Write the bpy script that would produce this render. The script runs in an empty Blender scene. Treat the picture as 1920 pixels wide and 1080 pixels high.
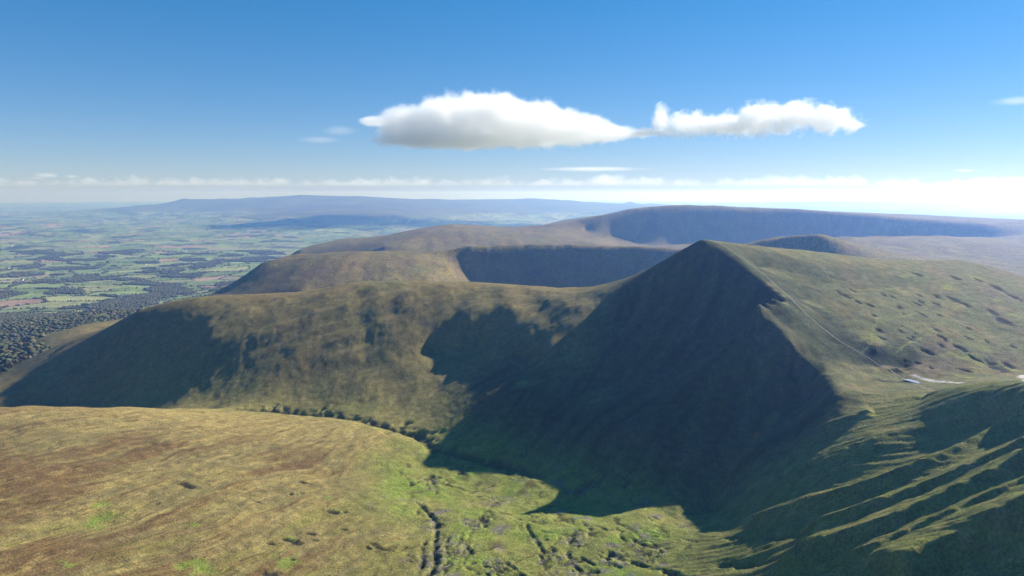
import bpy, bmesh, math, random, time
T0 = time.time()
def tick(s): print('TICK', s, round(time.time() - T0, 1))
import numpy as np
from mathutils import Vector, Matrix
rng = np.random.default_rng(7)
random.seed(7)
scene = bpy.context.scene
COL = scene.collection

# ------------------------------------------------------------------ camera, sky, sun, exposure
CZ = 860.0                       # height of the camera above sea level, metres
PITCH = math.atan(178 / 1280)    # looking a little down
cam_d = bpy.data.cameras.new("camera")
cam_d.sensor_width = 36.0; cam_d.lens = 24.0
cam_d.clip_start = 1.0; cam_d.clip_end = 200000.0
cam = bpy.data.objects.new("camera", cam_d); COL.objects.link(cam)
cam.location = (0, 0, CZ); cam.rotation_euler = (math.pi / 2 - PITCH, 0, 0)
scene.camera = cam

SUN_AZ = math.radians(61.0)      # from +Y towards +X
SUN_EL = math.radians(30.0)
SUN_DIR = Vector((math.cos(SUN_EL) * math.sin(SUN_AZ), math.cos(SUN_EL) * math.cos(SUN_AZ), math.sin(SUN_EL)))
sun_d = bpy.data.lights.new("sun", 'SUN'); sun_d.energy = 5.0; sun_d.angle = math.radians(0.53)
sun_d.color = (1.0, 0.93, 0.82)
sun = bpy.data.objects.new("sun", sun_d); COL.objects.link(sun)
sun.rotation_euler = SUN_DIR.to_track_quat('Z', 'Y').to_euler(); sun.location = (0, 0, CZ + 3000)

world = bpy.data.worlds.new("World"); scene.world = world; world.use_nodes = True
wn = world.node_tree; wn.nodes.clear()
sky = wn.nodes.new("ShaderNodeTexSky"); sky.sky_type = 'NISHITA'; sky.sun_disc = False
sky.sun_elevation = SUN_EL; sky.sun_rotation = SUN_AZ; sky.altitude = 900
sky.air_density = 1.0; sky.dust_density = 0.0; sky.ozone_density = 6.0
bg = wn.nodes.new("ShaderNodeBackground"); bg.inputs[1].default_value = 0.092
wo = wn.nodes.new("ShaderNodeOutputWorld")
hs = wn.nodes.new("ShaderNodeHueSaturation"); hs.inputs["Saturation"].default_value = 1.28
gm = wn.nodes.new('ShaderNodeGamma'); gm.inputs[1].default_value = .69
tint = wn.nodes.new("ShaderNodeVectorMath"); tint.operation = 'MULTIPLY'; tint.inputs[1].default_value = (.90, .95, 1.12)
wn.links.new(sky.outputs[0], hs.inputs["Color"]); wn.links.new(hs.outputs[0], gm.inputs[0]); wn.links.new(gm.outputs[0], tint.inputs[0]); wn.links.new(tint.outputs[0], bg.inputs[0]); wn.links.new(bg.outputs[0], wo.inputs[0])

vs = scene.view_settings
vs.view_transform = 'Standard'; vs.look = 'None'; vs.exposure = 1.02; vs.gamma = 1.0; vs.use_curve_mapping = False
scene.cycles.use_denoising = True
scene.cycles.max_bounces = 12; scene.cycles.diffuse_bounces = 2; scene.cycles.glossy_bounces = 2
scene.cycles.volume_bounces = 12; scene.cycles.transparent_max_bounces = 8
scene.cycles.volume_max_steps = 256

# ------------------------------------------------------------------ helpers
CP, SP = math.cos(PITCH), math.sin(PITCH)
def ratio(u, v):
    """direction of the photograph's pixel: X per Y and Z per Y"""
    a = (u - 960) / 1280; b = (540 - v) / 1280
    f = CP + b * SP
    return a / f, (-SP + b * CP) / f
def at(u, v, Y):
    a, b = ratio(u, v)
    return (a * Y, Y, b * Y)

def _hash(ix, iy, seed):
    h = (ix.astype(np.int64) * 374761393 + iy.astype(np.int64) * 668265263 + seed * 974634777) & 0xFFFFFFFF
    h = ((h ^ (h >> 13)) * 1274126177) & 0xFFFFFFFF
    h = ((h ^ (h >> 16)) * 2246822519) & 0xFFFFFFFF
    return (h ^ (h >> 15)) & 0xFFFFFFFF
def rnd(ix, iy, seed): return _hash(ix, iy, seed).astype(np.float64) / 4294967296.0
_pr = np.random.default_rng(11)
PERM = np.concatenate([_pr.permutation(1024)] * 2).astype(np.int32)
GRX = np.cos(np.arange(1024) * 2.39996).astype(np.float32); GRY = np.sin(np.arange(1024) * 2.39996).astype(np.float32)
def perlin(x, y, seed=0):
    x = np.asarray(x); y = np.asarray(y); shp = x.shape; x = x.ravel(); y = y.ravel(); out = np.empty(len(x), np.float32); c = 1 << 16
    for k in range(0, len(x), c):
        xx = x[k:k+c]; yy = y[k:k+c]
        fx = np.floor(xx); fy = np.floor(yy); ix = (fx.astype(np.int32) + seed * 37) & 1023; iy = (fy.astype(np.int32) + seed * 91) & 1023
        fx = (xx - fx).astype(np.float32); fy = (yy - fy).astype(np.float32)
        p0 = PERM[ix]; p1 = PERM[ix + 1]
        def g(h, dx, dy): return GRX[h] * (fx - dx) + GRY[h] * (fy - dy)
        sx = fx * fx * fx * (fx * (fx * 6 - 15) + 10); sy = fy * fy * fy * (fy * (fy * 6 - 15) + 10)
        n0 = g(PERM[p0 + iy], 0, 0); n0 += (g(PERM[p1 + iy], 1, 0) - n0) * sx
        n1 = g(PERM[p0 + iy + 1], 0, 1); n1 += (g(PERM[p1 + iy + 1], 1, 1) - n1) * sx
        out[k:k+c] = (n0 + (n1 - n0) * sy) * 1.5
    return out.reshape(shp)
def fbm(x, y, scale, octaves=4, seed=0, gain=0.5):
    s = 0; a = 1.0; f = 1.0 / scale
    for o in range(octaves):
        s = s + a * perlin(x * f + 13.7 * o, y * f - 7.3 * o, seed + o); a *= gain; f *= 2.03
    return s
def sstep(a, b, x):
    t = np.clip((x - a) / (b - a), 0, 1); return t * t * (3 - 2 * t)
def mixc(c, col, w): return c * (1 - w[:, None]) + np.asarray(col)[None, :] * w[:, None]

# ------------------------------------------------------------------ terrain: ridge, valley and slope lines (photo pixel + distance, or X, Y, Z below camera)
LINES = []
def L(tag, pts): LINES.append((tag, [at(*p) for p in pts]))
def W(tag, pts): LINES.append((tag, [tuple(map(float, p)) for p in pts]))

# pyramid peak and the long ridge running left from it
L('long', [(1150,533,1235),(1085,546,1290),(1040,542,1330),(960,533,1390),(880,528,1430),(800,528,1460),(730,527,1480),(680,527,1490),(640,535,1495),(600,542,1495),(560,547,1490),(480,551,1480),(430,554,1470),(370,560,1450),(310,570,1455),(260,583,1460),(180,627,1470),(100,672,1450),(40,706,1425),(0,722,1400),(-80,750,1350),(-220,790,1250)])
L('peak', [(1315,450,1110),(1280,470,1132),(1240,492,1160),(1200,514,1195),(1150,533,1235)])
L('peak', [(1315,450,1110),(1350,468,1085),(1395,500,1045),(1430,528,1005),(1466,557,950),(1444,567,928),(1420,577,905),(1450,603,885),(1478,632,855),(1508,665,843),(1535,695,820),(1552,722,772),(1562,742,734)])
edge = LINES[-1][1]
W('peak', [(x - 9, y - 7, z - 9.5) for x, y, z in edge[1:]]); W('peak', [(x - 24, y - 19, z - 25) for x, y, z in edge[1:-3]]); W('peak', [(x + 12, y + 6, z - .5) for x, y, z in edge[2:-3]])
# skyline of the sunny shoulder
L('peak', [(1335,451,1125),(1400,459,1180),(1500,470,1260),(1600,484,1300),(1700,489,1330),(1800,487,1340),(1850,498,1300),(1920,520,1230),(2050,560,1150)])
L('peak', [(1500,560,985),(1540,600,925),(1650,600,935),(1800,600,955),(1920,610,930)])
L('peak', [(1560,640,880),(1650,650,858),(1800,650,862),(1920,650,865)])
L('peak', [(1420,500,1090),(1550,530,1060),(1700,540,1080),(1850,545,1080)])
L('peak', [(1690,714,786),(1800,705,782),(1920,690,805),(1600,690,822),(1700,690,828),(1610,725,762),(1650,715,782)])
L('peak', [(2050,700,740),(2200,680,800)])
# shaded north face
L('peak', [(1290,560,1040),(1180,600,1090),(1340,640,950),(1260,700,930),(1150,720,965),(1000,680,1085)])
L('peak', [(1180,800,842),(1050,790,905),(960,730,1000),(1280,830,790)])
# near flank of the long ridge: gentle above, steeper below
def flank(u, vc, Yc, v, deg):
    b0, b1, t = ratio(u, vc)[1], ratio(u, v)[1], math.tan(math.radians(deg))
    return (u, v, (b0 * Yc - t * Yc) / (b1 - t))
L('long', [flank(1000,537,1360,582,13), flank(960,533,1390,588,13), flank(880,528,1430,596,14), flank(800,528,1460,600,14), flank(720,527,1480,612,15), flank(640,535,1495,640,16)])
L('long', [flank(560,547,1490,660,16), flank(480,551,1480,640,17), flank(400,556,1465,620,19)])
L('long', [(1040,610,1140),(1028,650,1088)]); L('long', [(900,640,1228),(820,655,1222),(760,690,1165)])  # spur and hollow shaped to stand in for a cloud's shadow
# valley floor
L('floor', [(812,840,915),(900,855,890),(1000,885,830),(1100,915,780),(1180,940,738),(1250,960,706)])
L('floor', [(800,875,868),(900,905,820),(1060,935,762),(1200,965,698),(1330,975,668)])
L('floor', [(800,960,730),(960,960,730),(1150,1000,655),(850,1080,590),(960,1080,590),(1100,1080,583),(1250,1060,590)])
W('floor', [(-510,1125,-368),(-640,1170,-388),(-760,1250,-418),(-1050,1210,-448),(-1500,1150,-470)])
L('long', [(60,748,1300),(160,750,1290)])
W('floor', [(0,450,-340),(-100,350,-330),(100,350,-325)])
# left foreground hill
L('moor', [(-200,760,860),(0,762,900),(120,763,935),(250,764,975),(340,766,1010),(420,768,1050),(480,774,1055),(560,780,1035),(640,788,1000),(700,803,965),(760,824,935)])
W('floor', [(x + 12, y + 38, z - 11) for x, y, z in LINES[-1][1][4:]])
STREAM = [p[:2] for p in LINES[-1][1]]
L('moor', [(-200,830,740),(0,830,765),(200,830,800),(400,830,850),(600,830,890)])
L('moor', [(-200,900,640),(0,900,660),(200,900,690),(400,900,730),(600,900,780)])
L('moor', [(-200,1000,550),(0,990,565),(200,1000,590),(400,1000,610),(600,1000,645),(720,1000,662)])
L('moor', [(-150,1080,475),(0,1080,490),(200,1080,515),(400,1080,545),(600,1080,572),(740,1080,584)])
W('moor', [(-600,300,-270),(-400,300,-290),(-200,300,-310),(-1000,500,-260),(-1300,800,-270)])
# right foreground: rib-and-gully slope under the crest
L('gully', [(1600,752,716),(1660,748,702),(1720,738,680),(1760,727,655),(1800,721,630),(1860,727,590),(1920,735,550),(2000,748,500),(2150,780,420)])
_A, _B = at(1720,738,680), at(1920,735,550); _h = (math.sin(SUN_AZ), math.cos(SUN_AZ))
def apron(u, v, tn, off):
    """a point of the slope under the crest, tn its steepness along the sun's bearing"""
    g = np.linalg.solve(np.array([[_B[0]-_A[0], _B[1]-_A[1]], _h]), np.array([_B[2]-_A[2], tn])); a, b = ratio(u, v)
    return (u, v, (_A[2] + off - g[0]*_A[0] - g[1]*_A[1]) / (b - g[0]*a - g[1]))
AP = lambda *p: L('gully', [apron(u, v, .3, o) for u, v, o in p])
AP((1380,1000,-27),(1400,1060,-25),(1420,1080,-22))
AP((1600,960,-12),(1690,930,-12),(1780,880,-12),(1450,1000,-20),(1520,1040,-14))
L('gully', [(1745,737,672)] + [apron(u, v, .3, o) for u, v, o in ((1690,762,0),(1600,800,2),(1500,845,-5),(1430,892,-14),(1380,930,-25),(1340,955,-36))])
AP((1720,775,-2),(1640,815,-1),(1560,850,-5),(1480,885,-12),(1425,925,-22))
AP((1780,830,-22),(1680,870,-20),(1580,905,-20),(1480,940,-25),(1400,975,-33))
L('peak', [(1478,722,838),(1500,745,812),(1455,765,806)])
L('peak', [(1520,790,738),(1430,830,745),(1360,880,742),(1310,930,725)])
L('gully', [apron(u, v, .3, -14) for u, v in ((1650,1080),(1780,960),(1920,900),(1700,1010),(1850,990),(2000,960))])
L('gully', [apron(u, v, .3, -28) for u, v in ((1790,1080),(1920,1080),(1880,1050),(2000,1100))])
L('gully', [(1860,800,558),(1920,800,522)])
W('gully', [(200,300,-280),(300,200,-210),(430,250,-160),(600,420,-140),(750,300,-90),(300,60,-180),(950,250,-20)])
W('peak', [(700,600,-190),(900,700,-210),(1200,800,-260)])
# hidden valley behind, and the nose of the long ridge
W('middle', [(500,1750,-400),(250,1850,-440),(-100,1950,-490),(-450,2000,-520),(-800,2050,-545),(900,1700,-260),(1400,1800,-280),(1900,1900,-330)])
L('long', [(30,700,1500),(100,650,1700),(180,622,1700),(240,600,1750),(150,610,2050)])
L('wood', [(0,700,1750),(-100,740,1500),(0,650,2350),(100,610,2550),(200,580,2900),(0,600,3200),(-300,650,2200),(-300,620,3200)])
# middle ridge with its dark cirque, and the dark peak at right
L('middle', [(400,556,2550),(420,548,2600),(450,525,2660),(490,494,2740),(540,479,2800),(620,474,2820),(700,471,2820),(780,473,2820),(840,471,2800),(880,465,2800),(950,462,2820),(1050,461,2820),(1150,464,2780),(1260,469,2700),(1350,472,2550),(1430,453,2440),(1470,444,2380),(1530,441,2320),(1550,446,2290),(1602,484,2180)])
W('middle', [(x, y + 70, z - 5) for x, y, z in LINES[-1][1][3:-2]]); W('middle', [(x, y + 260, z - 50) for x, y, z in LINES[-2][1][4:-2:2]])
L('middle', [(870,500,2760),(890,530,2725),(960,540,2715),(1050,545,2710),(1150,540,2670),(1250,525,2590),(1350,500,2440)])
L('middle', [(1430,472,2375),(1500,480,2285),(1560,478,2215)])
L('middle', [(560,545,2300),(640,530,2380),(720,530,2400),(800,520,2480),(840,500,2640)])
L('middle', [(440,556,2480),(400,575,2350)])
W('middle', [(-100,3300,-420),(-600,3300,-480),(-1100,3100,-560),(400,3300,-400),(900,3000,-330)])
# far ridge and plateau
L('far', [(560,468,4300),(590,461,4350),(640,452,4450),(720,443,4550),(780,430,4650),(840,422,4700),(900,428,4750),(960,430,4800),(1060,420,4900),(1130,408,4950),(1180,395,5000),(1250,389,5000),(1340,386,5000),(1400,389,5000),(1480,393,4950),(1560,400,4900),(1640,405,4800),(1740,412,4700),(1870,418,4500),(1920,417,4500),(2100,420,4400)])
W('far', [(x, y + 160, z - 4) for x, y, z in LINES[-1][1]]); W('far', [(x * 1.08, y + 700, z - 35) for x, y, z in LINES[-2][1][3:-4:2]])
L('far', [(720,462,3900),(800,456,4000),(900,455,4050),(1000,455,4050),(1100,456,4000)])
L('far', [(1100,432,4870),(1150,440,4860),(1200,450,4840),(1290,458,4800),(1370,434,4760)])
L('far', [(1220,462,4050),(1340,452,4150)])
L('far', [(1370,408,4810),(1390,405,4800),(1420,403,4800),(1450,402,4800),(1500,404,4765),(1560,406,4720),(1630,411,4640),(1700,416,4560),(1780,419,4480),(1860,423,4400)])
L('far', [(1370,440,4735),(1400,447,4720),(1500,447,4690),(1560,446,4640),(1650,446,4540),(1720,446,4460),(1850,446,4320)])
L('far', [(1580,444,3300),(1700,443,3500),(1850,446,3800),(1920,440,3900),(1650,478,2700),(1800,480,2800),(1920,498,2500),(2100,470,3200)])
W('far', [(1500,6500,-130),(2500,6300,-150),(3600,6000,-190),(500,6500,-250),(-500,6500,-500),(2000,9000,-450),(4500,8000,-400)])
# lowland
W('plain', [(-1200,3800,-640),(-1900,3600,-645),(-2800,3500,-640),(-2000,4400,-655),(-3200,4600,-660),(-1300,4700,-650),(-4500,4500,-650)])
W('plain', [(-900,6000,-665),(-2500,6200,-660),(-4200,6200,-670),(-6000,6000,-660),(-2000,8000,-675),(-4500,8200,-665),(-7000,8200,-660),(-500,8500,-680),(1500,11000,-640)])
W('plain', [(-1500,11000,-670),(-4500,11000,-650),(-8000,11000,-660),(-11000,11000,-650),(-6000,14000,-640),(-10000,14500,-640),(-2000,14000,-660),(1000,16000,-660),(-14000,15000,-640)])
# distant hills
L('distant', [(-200,400,23000),(-60,402,22500),(60,400,22000),(150,395,22000),(280,383,22000),(322,381,22000),(342,372,22000),(460,372,22500),(560,367,23000),(690,368,23500),(800,373,24000),(870,376,24000),(900,372,24000),(1010,373,24500),(1050,376,25000),(1130,381,26000),(1164,381,26500),(1182,376,26500),(1204,381,26500),(1270,387,27000)])
L('distant', [(560,402,15500),(620,396,15600),(700,393,15600),(750,398,15400),(800,404,15000)])
L('distant', [(60,425,13500),(250,412,16500),(400,398,18500),(500,400,17500),(900,404,17000),(1050,406,17000),(300,398,19500),(150,405,19000)])
L('distant', [(420,420,12500),(700,418,12500),(850,415,14000),(1000,414,15000)])
L('distant', [(1300,387,30000),(1420,386,32000),(1480,377,32000),(1600,377,33000),(1750,378,33500),(1920,379,33000),(2200,380,33000)])
L('distant', [(1400,391,24000),(1550,390,24000),(1700,392,24000),(1920,396,23000),(2200,398,23000)])
W('distant', [(-40000,50000,-700),(-20000,50000,-700),(0,50000,-700),(20000,50000,-700),(40000,50000,-700),(-30000,28000,-690),(-15000,30000,-690),(0,34000,-690)])
W('distant', [(9000,15000,-520),(5000,18000,-560),(14000,18000,-540)])

OX, OY = 0.0, -400.0             # centre of the conformal (log r, angle) chart used for interpolation and meshing
def chart(x, y):
    dx = x - OX; dy = y - OY
    return 0.5 * np.log(dx * dx + dy * dy), np.arctan2(dx, dy)
cx, cy, cz, ct = [], [], [], []
for tag, pts in LINES:
    P = [np.array(p) for p in pts]
    for k, p in enumerate(P):
        cx.append(p[0]); cy.append(p[1]); cz.append(p[2]); ct.append(tag)
        if k + 1 < len(P):
            q = P[k + 1]
            d = math.hypot(*(q - p)[:2]) / (math.hypot(p[0] - OX, p[1] - OY))
            close = tag != 'floorx' and d < 0.16
            n = int(d / 0.014) if (close and len(P) > 6) else 0
            for j in range(1, n + 1):
                m = p + (q - p) * (j / (n + 1)); cx.append(m[0]); cy.append(m[1]); cz.append(m[2]); ct.append(tag)
cx, cy, cz = map(np.array, (cx, cy, cz))
cs, cth = chart(cx, cy)
EPS2 = 0.002 ** 2
def phi(d2): return np.sqrt(d2 + EPS2)
N = len(cx)
A = phi((cs[:, None] - cs[None]) ** 2 + (cth[:, None] - cth[None]) ** 2)
Pm = np.stack([np.ones(N), cs, cth], 1)
M = np.zeros((N + 3, N + 3)); M[:N, :N] = A - np.eye(N) * 1e-5; M[:N, N:] = Pm; M[N:, :N] = Pm.T
sol = np.linalg.solve(M, np.concatenate([cz, np.zeros(3)]))
wts, poly = sol[:N].astype(np.float32), sol[N:]

def steps(l0, l1, d): return list(np.linspace(l0, l1, max(2, int((l1 - l0) / d)), endpoint=False))
ln = math.log
tick('rbf')
rows = steps(ln(380), ln(720), .012) + steps(ln(720), ln(1500), .0018) + steps(ln(1500), ln(2100), .0019) + steps(ln(2100), ln(6000), .0048) + steps(ln(6000), ln(31000), .008) + steps(ln(31000), ln(66000), .03) + [ln(66000)]
S = np.array(rows); NR = len(S)
NC = 1080
TH = np.linspace(-0.86, 0.86, NC)
GS, GT = np.meshgrid(S, TH, indexing='ij')
R = np.exp(GS); X = OX + R * np.sin(GT); Y = OY + R * np.cos(GT)
def rbf(s, t):
    out = np.empty(s.shape, np.float32); sf = s.ravel().astype(np.float32); tf = t.ravel().astype(np.float32); o = out.ravel()
    a = cs.astype(np.float32); b = cth.astype(np.float32)
    for i in range(0, len(sf), 20000):
        d = (sf[i:i+20000, None] - a) ** 2; d += (tf[i:i+20000, None] - b) ** 2; d += np.float32(EPS2)
        np.sqrt(d, out=d); o[i:i+20000] = d @ wts
    return o.reshape(s.shape) + poly[0] + poly[1] * s + poly[2] * t
# half-resolution evaluation across angle, full in range
Zc = rbf(GS[:, ::2], GT[:, ::2])
Z = np.empty(GS.shape); Z[:, ::2] = Zc
Z[:, 1::2] = 0.5 * (Zc + np.concatenate([Zc[:, 1:], Zc[:, -1:]], 1))[:, :Z[:, 1::2].shape[1]]
print("controls", N, "grid", NR, NC, NR * NC * 2)

def lookup(F, x, y):
    s, t = chart(np.asarray(x, float), np.asarray(y, float))
    fi = np.clip(np.interp(s, S, np.arange(NR)), 0, NR - 1.001); fj = np.clip((t - TH[0]) / (TH[1] - TH[0]), 0, NC - 1.001)
    i = fi.astype(int); j = fj.astype(int); a = fi - i; b = fj - j
    return (F[i, j] * (1 - a) * (1 - b) + F[i+1, j] * a * (1 - b) + F[i, j+1] * (1 - a) * b + F[i+1, j+1] * a * b)
def hit(u, v, y0=330, y1=3000):
    """the point of the ground seen at a pixel of the photograph"""
    a, b = ratio(u, v); ys = np.geomspace(y0, y1, 4000)
    g = lookup(Z, a * ys, ys); below = np.nonzero(b * ys < g)[0]
    k = below[0] if len(below) else len(ys) - 1
    return (a * ys[k], ys[k])
ZB = Z.copy()

# ------------------------------------------------------------------ fall lines, gullies, ribs, channels
def gradient(Zf):
    zs = np.gradient(Zf, axis=0) / np.gradient(S)[:, None] / R
    zt = np.gradient(Zf, axis=1) / (TH[1] - TH[0]) / R
    st, c_t = np.sin(GT), np.cos(GT)
    return zs * st + zt * c_t, zs * c_t - zt * st
GX, GY = gradient(ZB)
SL = np.hypot(GX, GY)
def nearest_tag(x, y):
    s, t = chart(x, y); k = np.empty(s.shape, np.int32); sf, tf, kf = s.ravel().astype(np.float32), t.ravel().astype(np.float32), k.ravel()
    a, b = cs.astype(np.float32), cth.astype(np.float32)
    for i in range(0, len(sf), 20000):
        d = (sf[i:i+20000, None] - a) ** 2; d += (tf[i:i+20000, None] - b) ** 2; kf[i:i+20000] = d.argmin(1)
    return kf.reshape(s.shape)
TAGS = ['moor', 'floor', 'gully', 'peak', 'long', 'wood', 'middle', 'far', 'plain', 'distant']
ctag = np.array([TAGS.index(t) for t in ct])
jx = fbm(X, Y, 90, 3, 5) * 10 * (R / 1200); jy = fbm(X, Y, 90, 3, 9) * 10 * (R / 1200)
REG = ctag[nearest_tag((X + jx)[::2, ::2], (Y + jy)[::2, ::2])]
REG = np.repeat(np.repeat(REG, 2, 0), 2, 1)[:NR, :NC]
def blur(a, n):
    for ax in (0, 1):
        p = np.pad(a, [(n + 1, n) if i == ax else (0, 0) for i in (0, 1)], mode='edge').cumsum(ax)
        a = (np.take(p, range(2 * n + 1, p.shape[ax]), ax) - np.take(p, range(0, p.shape[ax] - 2 * n - 1), ax)) / (2 * n + 1)
    return a
RW = [blur(blur((REG == k).astype(np.float64), 14), 14) for k in range(len(TAGS))]
wt = dict(zip(TAGS, RW))

tick('reg')
iN = int(np.searchsorted(S, math.log(6200)))     # rows that get fall-line texture
sub = (slice(0, iN, 2), slice(0, NC, 2))
def streaks(reach, nst, waves):
    """noise drawn out along the fall line, one field for each wavelength"""
    x0, y0 = X[sub].copy(), Y[sub].copy(); sc = np.maximum(1.0, R[sub] / 1500)
    acc = [np.zeros(x0.shape) for _ in waves]; tot = 0
    for sgn in (1, -1):
        x, y = x0.copy(), y0.copy()
        for k in range(nst):
            gx, gy = lookup(GX, x, y), lookup(GY, x, y); g = np.hypot(gx, gy) + 1e-6
            st = sgn * reach / nst * sc
            if not (sgn == -1 and k == 0):
                w = 1 - k / nst
                for q, (wl, sd) in enumerate(waves): acc[q] += w * perlin(x / (wl * sc), y / (wl * sc), sd)
                tot += w
            x = x + gx / g * st; y = y + gy / g * st
    out = []
    for a in acc:
        a = a / a.std()
        full = np.zeros((NR, NC)); fi = np.arange(iN)
        b = np.repeat(np.repeat(a, 2, 0), 2, 1)[:iN, :NC]
        b[1:-1] = 0.25 * b[:-2] + 0.5 * b[1:-1] + 0.25 * b[2:]; b[:, 1:-1] = 0.25 * b[:, :-2] + 0.5 * b[:, 1:-1] + 0.25 * b[:, 2:]
        full[:iN] = b; out.append(full)
    return out
K1, K2, K3 = streaks(110, 9, [(9.0, 31), (24.0, 47), (60.0, 53)])
tick('streaks')
fade = np.zeros((NR, 1)); fade[:iN, 0] = 1 - sstep(ln(3800), ln(6000), S[:iN])
sc = np.maximum(1.0, R / 1500)
steep = sstep(.22, .6, SL)
# summit cone and crests stay clean: fade detail close to the skyline lines of the peak
def segdist(x, y, pts, signed=False):
    best = np.full(x.shape, 1e9); sg = np.zeros(x.shape); tt = np.zeros(x.shape); acc = 0
    tot = sum(math.dist(a, b) for a, b in zip(pts[:-1], pts[1:]))
    for a, b in zip(pts[:-1], pts[1:]):
        dx, dy = b[0] - a[0], b[1] - a[1]; L2 = dx * dx + dy * dy + 1e-9; l = math.sqrt(L2)
        t = np.clip(((x - a[0]) * dx + (y - a[1]) * dy) / L2, 0, 1)
        ex, ey = x - a[0] - t * dx, y - a[1] - t * dy; d = np.hypot(ex, ey); m = d < best
        best[m] = d[m]; sg[m] = np.sign(dx * ey - dy * ex)[m]; tt[m] = (acc + t * l)[m] / tot; acc += l
    return best, sg, tt
def smooth(pts, n=3):
    for _ in range(n):
        q = [pts[0]]
        for a, b in zip(pts[:-1], pts[1:]):
            q += [(a[0]*.75+b[0]*.25, a[1]*.75+b[1]*.25), (a[0]*.25+b[0]*.75, a[1]*.25+b[1]*.75)]
        pts = q + [pts[-1]]
    return pts
def box_mask(pts, pad):
    a = np.array(pts); return (X > a[:, 0].min() - pad) & (X < a[:, 0].max() + pad) & (Y > a[:, 1].min() - pad) & (Y < a[:, 1].max() + pad)
ridge_pts = [LINES[1][1], LINES[2][1], LINES[0][1]]
crest = np.full(X.shape, 1e9)
for pts in ridge_pts:
    p2 = [p[:2] for p in pts]; mk = box_mask(p2, 60); crest[mk] = np.minimum(crest[mk], segdist(X[mk], Y[mk], p2)[0])
keep = sstep(2, 30, crest)
D = np.zeros(X.shape)
roll = fbm(X, Y, 170, 3, 3); bumps = fbm(X, Y, 34, 3, 17); hum = fbm(X, Y, 9, 2, 23)
near = 1 - sstep(ln(3500), ln(8000), GS)
shady = sstep(.25, .5, GX * math.sin(SUN_AZ) + GY * math.cos(SUN_AZ))
face = np.clip(wt['peak'] + .6 * wt['gully'], 0, 1) * sstep(.38, .62, GX * math.sin(SUN_AZ) + GY * math.cos(SUN_AZ))         # the shaded face keeps its fine flutes
mild = np.clip(1 - wt['long'] - .8 * wt['middle'] - .9 * wt['gully'], 0, 1)
ra, rb_ = X * -.74 + Y * .67, X * .67 + Y * .74; rb_ = rb_ + fbm(X, Y, 120, 2, 93) * 8
RIBN = perlin(ra / 190, rb_ / 14, 94) * .7 + perlin(ra / 80, rb_ / 6.5, 95) * 1.0 + perlin(ra / 30, rb_ / 3.2, 96) * .5 + fbm(X, Y, 6, 2, 97) * .45
D += np.clip(wt['gully'] + wt['floor'] * sstep(150, 240, X), 0, 1) * RIBN * .9
D += near * keep * mild * (1 - .6 * wt['peak'] * (1 - shady)) * (K1 * (.12 + .9 * face) * sc + K2 * (.22 + 1.3 * face) * sc + K3 * (.4 + .3 * face) * sc)
D += near * keep * face * (perlin(ZB / 5.5, (X - Y) / 170, 161) * .9 + fbm(X, Y, 11, 2, 162) * .5)      # ledges of the shaded face
D += near * keep * (roll * (2.2 - 1.2 * wt['peak']) + bumps * 0.8 + hum * .28) * (1 - .85 * wt['gully'])
# slanting folds on the near flank of the long ridge
fa, fb = hit(660, 600, 900, 1800), hit(400, 725, 900, 1800); fl_ = math.dist(fa, fb); fd = ((fb[0] - fa[0]) / fl_, (fb[1] - fa[1]) / fl_)
fx_, fy_ = X * fd[0] + Y * fd[1], -X * fd[1] + Y * fd[0]; fy_ = fy_ + fbm(X, Y, 160, 2, 81) * 14
FOLD = perlin(fx_ / 190, fy_ / 42, 83) * 5.0 + perlin(fx_ / 110, fy_ / 19, 84) * 2.2 + perlin(fx_ / 60, fy_ / 8, 85) * .8
D += wt['long'] * keep * ((FOLD * 1.0 + fbm(X, Y, 110, 2, 86) * 2.6 + perlin((X + .25 * Y) / 55, Y / 220, 87) * 5 * sstep(-420, -250, X)) * sstep(10, 90, crest) + K1 * .12 + fbm(X, Y, 45, 3, 77) * .8)  # cross swells at right added to darken the flank like cloud shadow
D += (1 - .7 * shady) * (wt['middle'] * 5 + wt['far'] * 5) * (fbm(X, Y, 260, 4, 61)) * sstep(2000, 2400, R) * .6
D += (wt['middle'] * .8 + wt['far'] * .8) * (1 - .7 * shady) * (K2 * .35 + K3 * .5) * sc * sstep(1900, 2300, R) * fade
lowland = wt['plain'] + wt['distant'] + wt['wood'] * .4
D += lowland * (fbm(X, Y, 1400, 4, 71) * 14 * sstep(2600, 5000, R) + (fbm(X, Y, 3000, 4, 72) * 40 - np.abs(fbm(X, Y, 1800, 3, 73)) * 45) * sstep(9000, 15000, R))

tick('fbm')
# ribs of the right foreground slope: steep shaded front, gentle sunny back
RIBS = []
def rib(px, h, wf, wb): RIBS.append((smooth([hit(u, v, 300, 1000) for u, v in px], 2), h * 1.3, wf, wb))
rib([(1640,770),(1560,800),(1490,822)], 5, 8, 18)
rib([(1930,742),(1880,772),(1835,812)], 6, 7, 10)
rib([(1960,755),(1920,778),(1872,815),(1800,855),(1700,895),(1600,932),(1500,962),(1390,985)], 11, 12, 22)
rib([(1960,815),(1920,835),(1830,880),(1780,902),(1680,938),(1590,972),(1500,992)], 8, 9, 18)
rib([(1980,835),(1920,865),(1850,905),(1750,955),(1640,1000),(1540,1028),(1450,1045)], 10, 11, 26)
rib([(1960,885),(1900,920),(1830,950),(1740,990),(1640,1035),(1560,1065)], 7, 9, 24)
rib([(1990,950),(1920,965),(1840,1008),(1750,1050),(1660,1085)], 12, 13, 34)
rib([(1560,930),(1480,948),(1420,968),(1370,985)], 5, 7, 16)
wob = fbm(X, Y, 90, 2, 91) * 5
RB = np.zeros(X.shape)
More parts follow.
